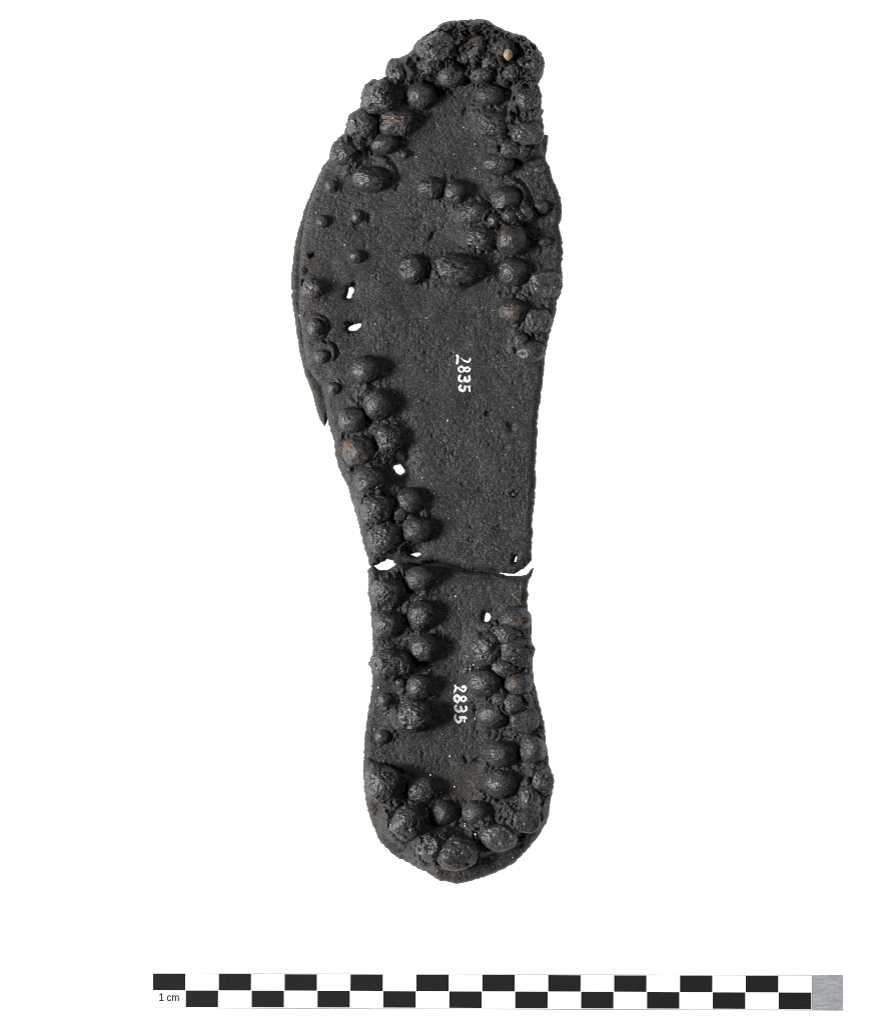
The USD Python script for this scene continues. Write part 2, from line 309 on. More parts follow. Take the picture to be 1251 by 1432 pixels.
def slab(poly, spacing, bottom, height, seed):
    """A closed leather sheet: fine grid on top that follows the outline, walls, flat underside. height(q, edge distance) in metres."""
    rings = [np.array(g.coords) for part in getattr(poly, "geoms", [poly]) for g in (part.exterior, *part.interiors)]
    x0, y0, x1, y1 = poly.bounds
    nx, ny = int((x1 - x0) / spacing) + 3, int((y1 - y0) / spacing) + 3
    gx, gy = np.meshgrid(x0 - spacing + np.arange(nx) * spacing, y0 - spacing + np.arange(ny) * spacing, indexing="ij")
    v = np.stack([gx.ravel(), gy.ravel()], 1)
    cx, cy = gx[:-1, :-1] + spacing / 2, gy[:-1, :-1] + spacing / 2
    keep = shapely.contains_xy(poly, cx.ravel(), cy.ravel())
    i, j = np.meshgrid(np.arange(nx - 1), np.arange(ny - 1), indexing="ij")
    i, j = i.ravel()[keep], j.ravel()[keep]
    a, b, c, d = i * ny + j, (i + 1) * ny + j, (i + 1) * ny + j + 1, i * ny + j + 1
    alt = ((i + j) % 2 == 0)[:, None]
    f = np.vstack([np.where(alt, np.stack([a, c, b], 1), np.stack([a, d, b], 1)), np.where(alt, np.stack([a, d, c], 1), np.stack([b, d, c], 1))])
    used, f = np.unique(f, return_inverse=True)
    f = f.reshape(-1, 3)
    v = v[used]
    e = np.sort(np.vstack([f[:, [0, 1]], f[:, [1, 2]], f[:, [2, 0]]]), axis=1)
    eu, cnt = np.unique(e[:, 0].astype(np.int64) * len(v) + e[:, 1], return_counts=True)
    lone = eu[cnt == 1]
    be = np.stack([lone // len(v), lone % len(v)], 1)
    rim = np.unique(be)
    dense = np.vstack([np.array([g.interpolate(s).coords[0] for s in np.arange(0, g.length, 0.3)]) for g in map(shapely.LinearRing, rings)])
    tree = cKDTree(dense)
    v[rim] = dense[tree.query(v[rim])[1]]
    dist, _ = tree.query(v)
    z, dirt, rust = height(v, dist)
    top = W(v, z)
    # walls: two rows down from the rim, crumbled
    order = {}
    he = np.vstack([f[:, [0, 1]], f[:, [1, 2]], f[:, [2, 0]]])
    key = set(map(tuple, np.vstack([be, be[:, ::-1]])))
    sel = np.array([tuple(x) in key for x in he]) if len(he) < 4000 else np.isin(np.minimum(he[:, 0], he[:, 1]).astype(np.int64) * len(v) + np.maximum(he[:, 0], he[:, 1]), lone)
    bd = he[sel]
    n = len(top)
    idx = np.full(n, -1)
    idx[rim] = np.arange(len(rim))
    rows = [rim]
    verts = [top]
    base = n
    for k, fr in enumerate((0.5, 1.0)):
        zz = z[rim] * (1 - fr) + bottom * fr
        verts.append(W(v[rim], zz))
        rows.append(base + np.arange(len(rim)))
        base += len(rim)
    faces = [f]
    for k in range(2):
        A, B = rows[k][idx[bd[:, 0]]], rows[k][idx[bd[:, 1]]]
        C, D = rows[k + 1][idx[bd[:, 0]]], rows[k + 1][idx[bd[:, 1]]]
        faces += [np.stack([B, A, C], 1), np.stack([B, C, D], 1)]
    # underside
    for part in getattr(poly.simplify(0.4), "geoms", [poly.simplify(0.4)]):
        pv, pf = trimesh.creation.triangulate_polygon(part, engine="earcut")
        verts.append(W(pv, np.full(len(pv), bottom)))
        faces.append(np.asarray(pf)[:, ::1] + base)
        base += len(pv)
    V, F = np.vstack(verts), np.vstack(faces)
    pad = np.zeros(len(V) - n)
    return (V, F), {"dirt": np.concatenate([dirt, pad + 0.35]), "rust": np.concatenate([rust, pad])}, v, z


def grain(q, seed):
    """Fibrous matt grain of the leather: fine tooth, shallow pocks and long waves (metres)."""
    fine = ns(q, 1.7, seed) * 0.085 + ns(q, 3.1, seed + 1) * 0.075
    mid = ns(q, 7.5, seed + 2, 2) * 0.12
    pock = -0.22 * smoothstep(0.35, 0.8, ns(q, 5.0, seed + 3)) - 0.30 * smoothstep(0.55, 0.9, ns(q, 11.0, seed + 4))
    long = ns(q, 40.0, seed + 5, 2) * 0.55 + ns(q, 18.0, seed + 6) * 0.24 * smoothstep(-0.2, 0.5, ns(q, 60.0, seed + 7))
    worn = 0.45 + 0.75 * smoothstep(-0.35, 0.35, ns(q, 34.0, seed + 8, 2))
    return (worn * (fine + mid + pock) + long + worn * np.random.default_rng(seed).normal(size=len(q)) * 0.055) * MM


def blobs(q, spots):
    out = np.zeros(len(q))
    for x, y, rx, ry, a in spots:
        out = np.maximum(out, a * np.exp(-((((q[:, 0] - x) / rx) ** 2 + ((q[:, 1] - y) / ry) ** 2) ** 1.2)))
    return out


def crust(q, near, seed):
    """Lumpy concretion between closely set nails."""
    m = 1 - smoothstep(1.25, 1.75, near)
    lump = np.abs(ns(q, 9.0, seed)) * 1.1 + np.abs(ns(q, 4.4, seed + 1)) * 0.7 + np.abs(ns(q, 2.4, seed + 3)) * 0.35 + ns(q, 17.0, seed + 2) * 0.5
    return m * lump * MM


def crust_zone(q, zones, seed):
    """Thick fused corrosion that buries the nails of a cluster: billowy lumps with creases between. zones: x, y, rx, ry, millimetres."""
    wq = q + 5.0 * np.stack([ns(q, 16, seed + 6), ns(q, 16, seed + 7)], 1)
    h = np.zeros(len(q))
    for x, y, rx, ry, mm in zones:
        d = np.hypot((wq[:, 0] - x) / rx, (wq[:, 1] - y) / ry)
        h = np.maximum(h, mm * (1 - smoothstep(0.72, 1.08, d)))
    lump = 0.48 + 0.55 * np.abs(ns(wq, 17, seed)) + 0.45 * np.abs(ns(wq, 8.5, seed + 1)) + 0.34 * np.abs(ns(q, 4.2, seed + 2)) + 0.16 * np.abs(ns(q, 2.2, seed + 3)) - 0.5 * smoothstep(0.4, 0.75, ns(q, 10, seed + 4))
    return h * lump * MM


FORE_CRUST = [(655, 66, 84, 44, 5.2), (715, 78, 48, 44, 5.4), (600, 90, 38, 24, 3.2), (738, 140, 24, 34, 3.6), (735, 200, 26, 26, 2.8), (708, 208, 24, 18, 3.4), (722, 165, 16, 24, 2.0), (706, 304, 34, 18, 3.0), (690, 330, 40, 18, 2.2), (522, 712, 30, 26, 3.4), (530, 690, 36, 70, 1.8), (636, 380, 38, 26, 2.4), (548, 640, 22, 16, 1.5), (535, 115, 24, 36, 2.0), (497, 190, 30, 26, 1.8)]
HEEL_CRUST = [(704, 896, 36, 44, 2.2), (722, 925, 24, 36, 2.4), (680, 910, 26, 28, 1.8), (722, 985, 24, 20, 3.2), (690, 976, 24, 18, 2.2), (752, 1104, 24, 40, 3.8), (728, 1140, 40, 28, 2.8), (532, 1096, 30, 32, 3.6), (560, 1146, 34, 34, 3.4), (615, 1190, 48, 30, 3.4), (685, 1172, 40, 26, 2.4), (548, 928, 34, 22, 3.2), (540, 826, 28, 24, 2.0), (545, 800, 30, 14, 1.4), (572, 1000, 26, 24, 2.2)]
FORE_SMALL_PITS = [(437, 356, 4.5, 3, 2.2, -25), (428, 378, 4, 4, 1.8, 0), (424, 395, 2.5, 6, 1.8, 20), (604, 330, 3, 8, 1.2, 25), (737, 785, 9, 6, 2.6, 10), (719, 691, 5, 4, 1.4, 0), (495, 398, 3, 5, 1.5, 0), (490, 452, 7, 3, 1.2, 0), (566, 640, 18, 12, 1.3, 0), (558, 660, 14, 12, 1.8, 0), (682, 578, 5, 3, 0.9, 0),
                   (715, 597, 6, 7, 1.0, 0), (650, 155, 2, 6, 0.7, 25), (500, 310, 5, 8, 0.8, 0), (516, 305, 4, 7, 0.9, 0), (618, 356, 3, 6, 0.9, 20), (697, 738, 8, 3, 0.7, 0), (672, 50, 6, 7, 2.2, -30), (673, 92, 5, 4, 2.0, 0), (714, 116, 4, 5, 2.5, 0), (722, 66, 3, 8, 1.5, -40), (748, 700, 3, 10, 0.4, 0), (702, 410, 4, 6, 0.8, 0), (575, 768, 14, 6, 1.6, -10)]
FORE_DIRT = [(437, 380, 22, 30, 0.9), (440, 440, 18, 40, 0.6), (425, 330, 12, 60, 0.5), (460, 240, 16, 26, 0.6), (700, 775, 60, 30, 0.45), (600, 775, 40, 14, 0.6), (690, 30, 40, 14, 0.3), (640, 395, 20, 8, 0.5), (735, 250, 14, 20, 0.5), (555, 770, 30, 12, 0.8), (498, 450, 26, 20, 0.4), (505, 650, 20, 30, 0.35), (717, 165, 10, 14, 0.7), (668, 52, 8, 10, 0.5), (465, 560, 20, 30, 0.35)]
FORE_RUST = [(665, 60, 8, 6, 0.55), (668, 68, 7, 8, 0.4), (632, 741, 7, 5, 0.5), (652, 749, 4, 3, 0.7), (732, 716, 7, 4, 0.4), (483, 343, 3, 2.5, 0.9), (640, 400, 9, 4, 0.35), (723, 110, 4, 4, 0.9), (690, 98, 4, 3, 0.6), (655, 313, 6, 3, 0.4), (702, 60, 7, 6, 0.3), (583, 519, 2, 2, 0.6), (763, 520, 3, 2, 0.3), (420, 325, 4, 10, 0.3)]
HEEL_DIRT = [(640, 1100, 60, 40, 0.75), (600, 1215, 60, 14, 0.9), (700, 1205, 50, 16, 0.6), (560, 1060, 50, 30, 0.5), (530, 1140, 16, 40, 0.7), (650, 1160, 30, 18, 0.7), (545, 950, 24, 18, 0.6), (580, 1030, 30, 12, 0.8), (735, 930, 12, 30, 0.6), (720, 1030, 30, 12, 0.6), (690, 1030, 30, 14, 0.5), (635, 900, 14, 60, 0.35), (550, 850, 20, 10, 0.7), (720, 830, 20, 20, 0.35), (640, 1225, 40, 10, 0.7), (612, 890, 10, 16, 0.5)]
HEEL_RUST = [(530, 1122, 10, 3, 0.4), (737, 1038, 4, 4, 0.4), (540, 1151, 2.5, 3, 0.6), (633, 1222, 10, 5, 0.3), (646, 985, 6, 30, 0.2), (560, 1196, 8, 4, 0.3)]


def fore_height(q, edge):
    near, dense, collar = nail_field(q, FORE_NAILS + [s[:4] for s in FORE_STUBS])
    z = 6.4 * MM + 0.9 * MM * np.cos((q[:, 1] - 420) / 260.0) + grain(q, 11) + collar * 0.75 * MM + crust(q, dense, 31)
    toe = smoothstep(150, 70, q[:, 1])
    z += toe * 0.7 * MM + crust_zone(q, FORE_CRUST, 41)
    rightband = smoothstep(715, 745, q[:, 0]) * smoothstep(420, 300, q[:, 1])
    z += rightband * (0.5 * np.abs(ns(q, 12, 44)) + 0.4 * np.abs(ns(q, 5, 45))) * MM
    for p in FORE_SMALL_PITS:
        z += pit(q, *p[:4], p[4] * MM, p[5])
    z += crescent(q, 520, 249, 30, 4, 0.55 * MM, -70, 30) + crescent(q, 706, 279, 28, 3.5, 0.9 * MM, -70, 40) + crescent(q, 441, 457, 15, 3, 0.5 * MM, -150, 160) + crescent(q, 452, 494, 14, 3, 0.8 * MM, -110, 30)
    # the leather thins towards the break and the outline
    z += 0.4 * MM * smoothstep(40, 5, np.abs(q[:, 1] - 797)) * smoothstep(560, 640, q[:, 0])
    z -= 2.4 * MM * (1 - np.sqrt(np.clip(1 - (1 - np.clip(edge / 9.0, 0, 1)) ** 2, 0, 1))) + 0.8 * MM * (1 - smoothstep(0, 34, edge)) * smoothstep(700, 560, q[:, 0])
    dirt = np.clip(blobs(q, FORE_DIRT) * (0.75 + 0.6 * ns(q, 9, 51)) + 0.32 * (1 - smoothstep(1.1, 1.7, near)) * (0.6 + ns(q, 14, 52)) + 0.25 * smoothstep(0.1, 0.7, ns(q, 30, 53, 2)), 0, 1)
    rust = np.clip(blobs(q, FORE_RUST) * 1.6 * smoothstep(-0.2, 0.6, ns(q, 3.0, 54)), 0, 1)
    return z, dirt, rust


def heel_height(q, edge):
    near, dense, collar = nail_field(q, HEEL_NAILS + [s[:4] for s in HEEL_STUBS])
    z = 5.6 * MM + grain(q, 61) + collar * 0.8 * MM + crust(q, dense, 71)
    z -= 2.9 * MM * smoothstep(820, 785, q[:, 1]) * smoothstep(552, 600, q[:, 0])
    edge_y = np.interp(q[:, 0], [560, 585, 606, 622, 654, 692, 705], [790, 788, 784, 786.5, 795, 797.5, 801])
    z -= 1.7 * MM * np.exp(-(((q[:, 1] - edge_y - 1.0 + 1.2 * ns(q, 7, 66)) / 4.0) ** 2)) * smoothstep(560, 600, q[:, 0]) * smoothstep(706, 692, q[:, 0])
    z += crust_zone(q, HEEL_CRUST, 141)
    hollow = np.exp(-(((q[:, 0] - 640) / 34) ** 2 + ((q[:, 1] - 960) / 120) ** 2))
    z -= 0.9 * MM * hollow
    for p in [(651, 1062, 3, 6, 1.0, -20), (664, 1064, 8, 2.5, 0.8, -20), (664, 993, 4, 8, 0.9, 10), (693, 862, 9, 8, 2.4, 0), (560, 985, 8, 10, 1.6, 0), (706, 1025, 30, 6, 0.7, 5), (545, 1073, 26, 3.0, 1.8, 24), (590, 1078, 20, 5, 0.8, 15), (545, 800, 20, 4, 1.0, 10), (560, 808, 8, 9, 1.4, 0), (694, 893, 4, 5, 2.0, 0)]:
        z += pit(q, *p[:4], p[4] * MM, p[5])
    z -= 2.4 * MM * (1 - np.sqrt(np.clip(1 - (1 - np.clip(edge / 9.0, 0, 1)) ** 2, 0, 1))) + 0.7 * MM * (1 - smoothstep(0, 30, edge)) * smoothstep(1040, 1160, q[:, 1])
    z += crescent(q, 759, 1093, 15, 3, 0.6 * MM, -160, 100)
    dirt = np.clip(blobs(q, HEEL_DIRT) * (0.75 + 0.6 * ns(q, 9, 81)) + 0.35 * (1 - smoothstep(1.1, 1.7, near)) * (0.6 + ns(q, 14, 82)) + 0.25 * smoothstep(0.1, 0.7, ns(q, 30, 83, 2)), 0, 1)
    rust = np.clip(blobs(q, HEEL_RUST) * 1.6 * smoothstep(-0.2, 0.6, ns(q, 3.0, 84)), 0, 1)
    return z, dirt, rust


def layer_height(q, edge):
    z = 3.6 * MM + grain(q, 91) * 0.9 + ns(q, 14, 92, 2) * 0.35 * MM - 1.6 * MM * (1 - np.sqrt(np.clip(1 - (1 - np.clip(edge / 6.0, 0, 1)) ** 2, 0, 1)))
    dirt = np.clip(0.45 + 0.5 * ns(q, 16, 93, 2), 0, 1)
    return z, dirt, np.clip(0.5 * smoothstep(0.35, 0.8, ns(q, 9, 94)), 0, 0.16)


# ------------------------------------------------------------------ hobnails
ICO5 = trimesh.creation.icosphere(subdivisions=5)
ICO4 = trimesh.creation.icosphere(subdivisions=4)


def upper_cap(ico, low):
    keep = (ico.vertices[ico.faces][:, :, 2] > low).any(axis=1)
    used, f = np.unique(ico.faces[keep], return_inverse=True)
    return np.array(ico.vertices[used]), f.reshape(-1, 3)


CAP5, CAP4 = upper_cap(ICO5, -0.35), upper_cap(ICO4, -0.35)


# corrosion spots by nail: across, down (in radii from its middle), size, strength
RUST_SPOTS = {
    (556, 170): [(-.55, 0, .28, 1), (.2, 0, .22, 1), (.5, .6, .22, .8), (0, -.4, .14, 1), (-.1, .35, .12, .8)], (714, 334): [(-.5, -.35, .24, 1), (.6, -.4, .24, .7), (-.1, .3, .3, .25)],
    (501, 631): [(-.55, -.35, .34, .9), (.35, -.1, .3, 1), (.35, .3, .22, .9), (-.3, .3, .4, .3)], (717, 435): [(0, .3, .55, .75), (.65, -.1, .25, .7)], (725, 957): [(-.3, -.1, .24, 1), (-.05, .85, .2, 1), (-.5, -.6, .2, .6)],
    (720, 866): [(-.1, .35, .24, 1), (.35, .1, .24, 1), (-.3, .2, .15, .7)], (602, 263): [(.1, .55, .3, .7)], (504, 175): [(0, .1, .28, .6), (-.2, -.3, .2, .4)], (582, 740): [(0, -.4, .2, .8)], (528, 566): [(-.2, -.3, .3, .5)],
    (638, 1193): [(-.5, 0, .3, .45)], (588, 810): [(-.55, 0, .4, .35)], (762, 398): [(-.1, .4, .28, .5)], (664, 68): [(0, -.2, .75, .32)], (700, 68): [(.1, -.1, .6, .25)], (437, 404): [(-.4, .7, .35, .8)], (539, 826): [(-.1, .1, .7, .22)],
    (754, 236): [(.1, .1, .7, .6)], (740, 88): [(-.2, .7, .25, .8)], (684, 84): [(.2, .4, .4, .6)], (537, 200): [(.1, .1, .3, .2)], (637, 268): [(.4, -.5, .25, .4)]}


def nail_mesh(x, y, rx, ry, shape, rust, rot, zs, seed):
    """One corroded nail head: a lumpy hammered dome with flaked planes, cracks and blisters. zs: height of the leather under it."""
    rng = np.random.default_rng(seed)
    d, f = CAP5 if max(rx, ry) > 12 else CAP4
    off = rng.uniform(-50, 50, 3)
    rough = {"dome": 1.0, "rough": 2.0, "flat": 0.9, "stub": 1.3}[shape]
    p = d + off
    r = 1 + (0.05 if rough < 1.5 else 0.15) * ns(p, 0.8, 1) + 0.035 * rough * ns(p, 0.36, 2)
    # flaked-off facets
    cuts = rng.normal(size=(6, 3))
    cuts[:, 2] = np.abs(cuts[:, 2]) * 0.8 + 0.1
    cuts /= np.linalg.norm(cuts, axis=1, keepdims=True)
    for c in cuts:
        h = rng.uniform(0.89, 1.0)
        r = np.minimum(r, np.where(d @ c > 0.2, h / np.maximum(d @ c, 0.2), 9) + 0.03 * ns(p, 0.3, 3) + 0.012 * ns(p, 0.12, 31))
    # blisters, hairline cracks, tooth
    r += (0.016 * ns(p, 0.25, 4) if rough < 1.5 else 0.06 * np.abs(ns(p, 0.25, 4))) + 0.012 * rough * ns(p, 0.12, 5) + 0.014 * (0.6 + 0.4 * rough) * ns(p, 0.07, 6) + 0.014 * ns(p, 0.045, 32)
    r += rng.normal(size=len(d)) * 0.0085
    crack = np.abs(ns(p, 0.55, 7) + 0.25 * ns(p, 0.16, 8))
    r -= (0.075 if rough > 1.5 else 0.045) * np.exp(-((crack / 0.05) ** 2)) * smoothstep(-0.1, 0.5, ns(p, 0.8, 9))
    r -= (0.13 if rough > 1.5 else 0.05) * smoothstep(0.45, 0.8, ns(p, 0.33, 10)) + 0.045 * smoothstep(0.5, 0.85, ns(p, 0.13, 33))
    w = d * r[:, None]
    tall = {"dome": rng.uniform(0.98, 1.14), "rough": rng.uniform(0.80, 0.98), "flat": 0.85, "stub": 0.95}[shape]
    s = np.sqrt(rx * ry)
    if shape == "flat":
        rz = w[:, 2]
        tilt = rng.normal(size=2) * 0.10
        lim = 0.52 + tilt[0] * w[:, 0] + tilt[1] * w[:, 1] + 0.10 * ns(p, 0.5, 11) + 0.05 * ns(p, 0.2, 34) + 0.03 * ns(p, 0.09, 12)
        w[:, 2] = np.where(rz > lim, lim + 0.28 * (rz - lim), rz)
    a = math.radians(rot)
    az = np.arctan2(w[:, 1], w[:, 0]) + rng.uniform(-0.3, 0.3)
    full = (np.abs(np.cos(az)) ** 2.2 + np.abs(np.sin(az)) ** 2.2) ** (-1 / 2.2)
    lx, ly = w[:, 0] * rx * full, w[:, 1] * ry * full
    q = np.stack([x + lx * math.cos(a) - ly * math.sin(a), y - (lx * math.sin(a) + ly * math.cos(a))], 1)
    height = {"dome": s, "rough": s, "flat": s, "stub": s}[shape] * tall * PX
    z = zs + ({'toe': -0.45, 'sole': -0.14}['toe' if y < 115 or 595 < x < 607 and y > 1180 else 'sole'] if shape == 'rough' else 0.08) * s * PX + w[:, 2] * height
    V = W(q, z)
    dirt = np.clip(smoothstep(0.42, 0.0, d[:, 2]) * 0.6 + 0.45 * smoothstep(0.2, 0.7, ns(p, 0.5, 13)), 0, 1)
    rs = np.zeros(len(d))
    for k, (ux, uy, rad, strength) in enumerate(RUST_SPOTS.get((round(x), round(y)), ())):
        dist = np.hypot(d[:, 0] - ux, d[:, 1] + uy) + 9 * (d[:, 2] < 0)
        rs = np.maximum(rs, strength * smoothstep(rad * 1.1, rad * 0.35, dist + rad * 0.7 * ns(p, 0.15, 14 + k) + 0.45 * rad * ns(p, 0.06, 24 + k)))
    rs = np.maximum(rs, 0.10 * smoothstep(0.5, 0.9, ns(p, 0.6, 30)))
    return (V, f), {"dirt": dirt, "rust": rs}


def set_nails(parent, nails, stubs, tree, zs, seed, rusty):
    for i, n in enumerate(nails):
        x, y, rx, ry, shape, rust = n[:6]
        rot = n[6] if len(n) > 6 else 0
        z0 = np.median(zs[tree.query_ball_point((x, y), max(rx, ry) * 0.9) or [tree.query((x, y))[1]]])
        m, pv = nail_mesh(x, y, rx, ry, shape, rust, rot, z0 - 0.35 * MM, seed + i)
        small = max(rx, ry) < 13
        name = "iron_crust_lump" if small else "hobnail"
        lab = rusty.get((round(x), round(y)))
        obj(name, m, M_iron, parent, True, lab, None, pv)
    for i, (x, y, rx, ry, rust) in enumerate(stubs):
        z0 = np.median(zs[tree.query_ball_point((x, y), rx) or [tree.query((x, y))[1]]])
        m, pv = nail_mesh(x, y, rx, ry, "stub", rust, 0, z0 - (1.0 if rust < 0 else 0.2) * MM, seed + 500 + i)
        obj("nail_shank", m, M_iron, parent, True, None, None, pv)


# ------------------------------------------------------------------ ink numbers that follow the leather
def ink_number(parent, strokes, tree, zs, seed):
    """Hand-written digits: each one a thin ragged film of white ink lying on the leather."""
    for digit, lines in strokes:
        g = shapely.union_all([shapely.LineString(l).buffer(w / 2, 6) for w, l in lines])
        parts = []
        for part in getattr(g, "geoms", [g]):
            ext = rough_ring(list(part.exterior.coords)[:-1], seed, 0.35)
            poly = shapely.Polygon(ext, [list(h.coords) for h in part.interiors]).buffer(0)
            for pp in getattr(poly, "geoms", [poly]):
                x0, y0, x1, y1 = pp.bounds
                sp = 0.55
                gx, gy = np.meshgrid(np.arange(x0, x1 + sp, sp), np.arange(y0, y1 + sp, sp), indexing="ij")
                v = np.stack([gx.ravel(), gy.ravel()], 1)
                nx, ny = gx.shape
                i, j = np.meshgrid(np.arange(nx - 1), np.arange(ny - 1), indexing="ij")
                i, j = i.ravel(), j.ravel()
                mid = np.stack([x0 + (i + .5) * sp, y0 + (j + .5) * sp], 1)
                keep = shapely.contains_xy(pp, mid[:, 0], mid[:, 1]) & (ns(mid, 1.5, seed + 3) > -0.80)
                i, j = i[keep], j[keep]
                a, b, c, d = i * ny + j, (i + 1) * ny + j, (i + 1) * ny + j + 1, i * ny + j + 1
                dd, k = tree.query(v, k=4)
                wgt = 1 / (dd + 0.05)
                z = (zs[k] * wgt).sum(1) / wgt.sum(1) + 0.09 * MM
                parts.append((W(v, z), np.vstack([np.stack([a, c, b], 1), np.stack([a, d, c], 1)])))
        V, F, base = [], [], 0
        for v, f in parts:
            V.append(v)
            F.append(f + base)
            base += len(v)
        m = trimesh.Trimesh(np.vstack(V), np.vstack(F), process=False)
        m.remove_unreferenced_vertices()
        obj("ink_digit", m, M_paint, parent, True, f"white inked digit {digit}")


def zoomed(ox, oy, k, pts):
    return [(ox + x / k, oy + y / k) for x, y in pts]


A = lambda w, *p: (w, zoomed(620, 480, 17.9, p))
INK_FORE = [
    ("2", [A(3.0, (335, 310), (355, 340), (350, 420), (340, 500)), A(2.0, (335, 310), (375, 335)), A(2.3, (500, 430), (560, 455), (620, 465), (660, 440), (665, 380)), A(0.9, (430, 370), (500, 420))]),
    ("8", [A(2.6, (440, 580), (380, 620), (375, 680), (430, 720), (490, 700), (520, 650), (480, 600), (440, 580)), A(2.6, (520, 650), (560, 610), (620, 605), (655, 640), (640, 690), (590, 710), (550, 690), (520, 650))]),
    ("3", [A(3.8, (415, 815), (385, 870), (400, 930), (450, 945), (510, 940), (540, 900), (535, 860)), A(3.4, (540, 920), (590, 955), (640, 930), (650, 870), (640, 830))]),
    ("5", [A(3.6, (425, 1065), (390, 1100), (410, 1160), (475, 1195), (540, 1155), (545, 1085)), A(2.7, (540, 1085), (600, 1090), (655, 1085)), A(2.7, (650, 1085), (640, 1140), (655, 1190))])]
B = lambda w, *p: (w, zoomed(620, 950, 20.45, p))
INK_HEEL = [
    ("2", [B(2.8, (325, 180), (355, 230), (345, 300), (310, 350)), B(1.3, (310, 350), (293, 405)), B(2.4, (345, 215), (430, 250), (500, 310), (560, 350), (620, 320), (635, 250)), B(3.6, (540, 225), (590, 205), (620, 230))]),
    ("8", [B(3.6, (385, 460), (320, 500), (310, 560), (345, 620), (395, 655), (445, 610), (465, 570), (450, 510), (385, 470)), B(3.0, (490, 570), (530, 510), (590, 495), (640, 530), (635, 590), (580, 630), (530, 620), (490, 575))]),
    ("3", [B(3.4, (350, 765), (325, 810), (350, 880), (420, 930), (490, 910), (515, 860), (495, 800)), B(2.9, (515, 880), (580, 930), (640, 890), (655, 820), (635, 785))]),
    ("5", [B(3.3, (340, 1040), (325, 1100), (360, 1190), (440, 1245), (490, 1190), (500, 1130)), B(3.8, (470, 1095), (540, 1095), (600, 1090)), B(2.6, (600, 1085), (650, 1115)), B(2.6, (600, 1090), (600, 1220))])]


def sand(parent, poly, tree, zs, count, seed, extra):
    """Loose mineral grains caught in the grain of the leather."""
    rng = np.random.default_rng(seed)
    x0, y0, x1, y1 = poly.bounds
    pts = rng.uniform((x0, y0), (x1, y1), (count * 3, 2))
    pts = pts[shapely.contains_xy(poly.buffer(-5), pts[:, 0], pts[:, 1])][:count]
    rad = rng.uniform(0.5, 0.95, len(pts)) * np.where(rng.random(len(pts)) < 0.06, 1.7, 1.0)
    pts = np.vstack([pts, [e[:2] for e in extra]])
    rad = np.concatenate([rad, [e[2] for e in extra]])
    ico = trimesh.creation.icosphere(subdivisions=0)
    V, F = [], []
    for k, (p, r) in enumerate(zip(pts, rad)):
        z = zs[tree.query(p)[1]]
        v = ico.vertices * rng.uniform(0.7, 1.25, (12, 3)) * r * PX
        V.append(v + W(p, z + 0.55 * r * PX))
        F.append(ico.faces + 12 * k)
    obj("sand_grains", (np.vstack(V), np.vstack(F)), M_grain, parent, False, None, "stuff", {"tone": np.repeat(np.where(np.arange(len(pts)) < len(pts) - len(extra), rng.random(len(pts)), 0.95), 12)})


def fibre(parent, pts, tree, zs, lift=0.5, r=0.30):
    line = shapely.LineString(pts)
    p = np.array([line.interpolate(s, normalized=True).coords[0] for s in np.linspace(0, 1, 9)])
    p[1:-1] = 0.5 * p[1:-1] + 0.25 * (p[:-2] + p[2:])
    z = np.array([zs[tree.query(x)[1]] for x in p]) + lift * MM
    c = W(p, z)
    rows = []
    for k in range(len(c)):
        tng = c[min(k + 1, len(c) - 1)] - c[max(k - 1, 0)]
        tng /= np.linalg.norm(tng)
        s = np.cross(tng, (0, 0, 1))
        u = np.cross(s, tng)
        rr = r * PX * (0.5 if k in (0, len(c) - 1) else 1)
        rows.append([c[k] + rr * (math.cos(a) * s + math.sin(a) * u) for a in np.linspace(0, 2 * math.pi, 6)[:-1]])
    V = np.array(rows).reshape(-1, 3)
    F = []
    for k in range(len(c) - 1):
        for j in range(5):
            a, b = k * 5 + j, k * 5 + (j + 1) % 5
            F += [(a, b, a + 5), (b, b + 5, a + 5)]
    obj("plant_fibre", (V, np.array(F)), M_fibre, parent)


# ------------------------------------------------------------------ the larger fragment: toe to instep
fore = thing("sole_fragment", "long dark leather front sole from toe to waist with iron hobnails", "shoe sole")
poly = region(FORE_UPPER, FORE_HOLES, 3, 1.05)
mesh, pv, v2, z2 = slab(poly, 1.0, 2.0 * MM, fore_height, 1)
obj("leather_sole", mesh, M_leather, fore, True, None, None, pv)
tree = cKDTree(v2)
poly_l = region(LOWER_LAYER, [], 7, 0.7)
mesh, pv, _, _ = slab(poly_l, 1.2, 0.6 * MM, layer_height, 2)
obj("lower_leather_layer", mesh, M_leather, fore, True, "lower leather layer showing along the curved edge", None, pv)
set_nails(fore, FORE_NAILS, FORE_STUBS, tree, z2, 1000, {
    (714, 334): "hobnail with orange rust specks", (501, 631): "hobnail with two orange rust patches", (717, 435): "hobnail with a brown rusty top", (556, 170): "hobnail with pink and orange rust specks", (664, 68): "rusty brown encrusted hobnail", (639, 376): "large elongated hobnail lump"})
ink_number(fore, INK_FORE, tree, z2, 21)
sand(fore, poly, tree, z2, 460, 5, [(664.5, 235, 1.4), (626, 588, 1.3), (582, 219, 1.1), (597, 518, 0.9), (717, 569, 0.9), (648, 178, 0.9), (590, 668, 0.9), (607, 690, 0.9), (627, 725, 0.9), (482, 342, 1.2), (419, 441, 1.2), (569, 709, 1.0)])
rng = np.random.default_rng(77)
ico = trimesh.creation.icosphere(subdivisions=3)
pv_ = ico.vertices * (1 + 0.12 * ns(ico.vertices, 0.7, 3))[:, None] * np.array([6.3, 8.2, 6.0]) * PX
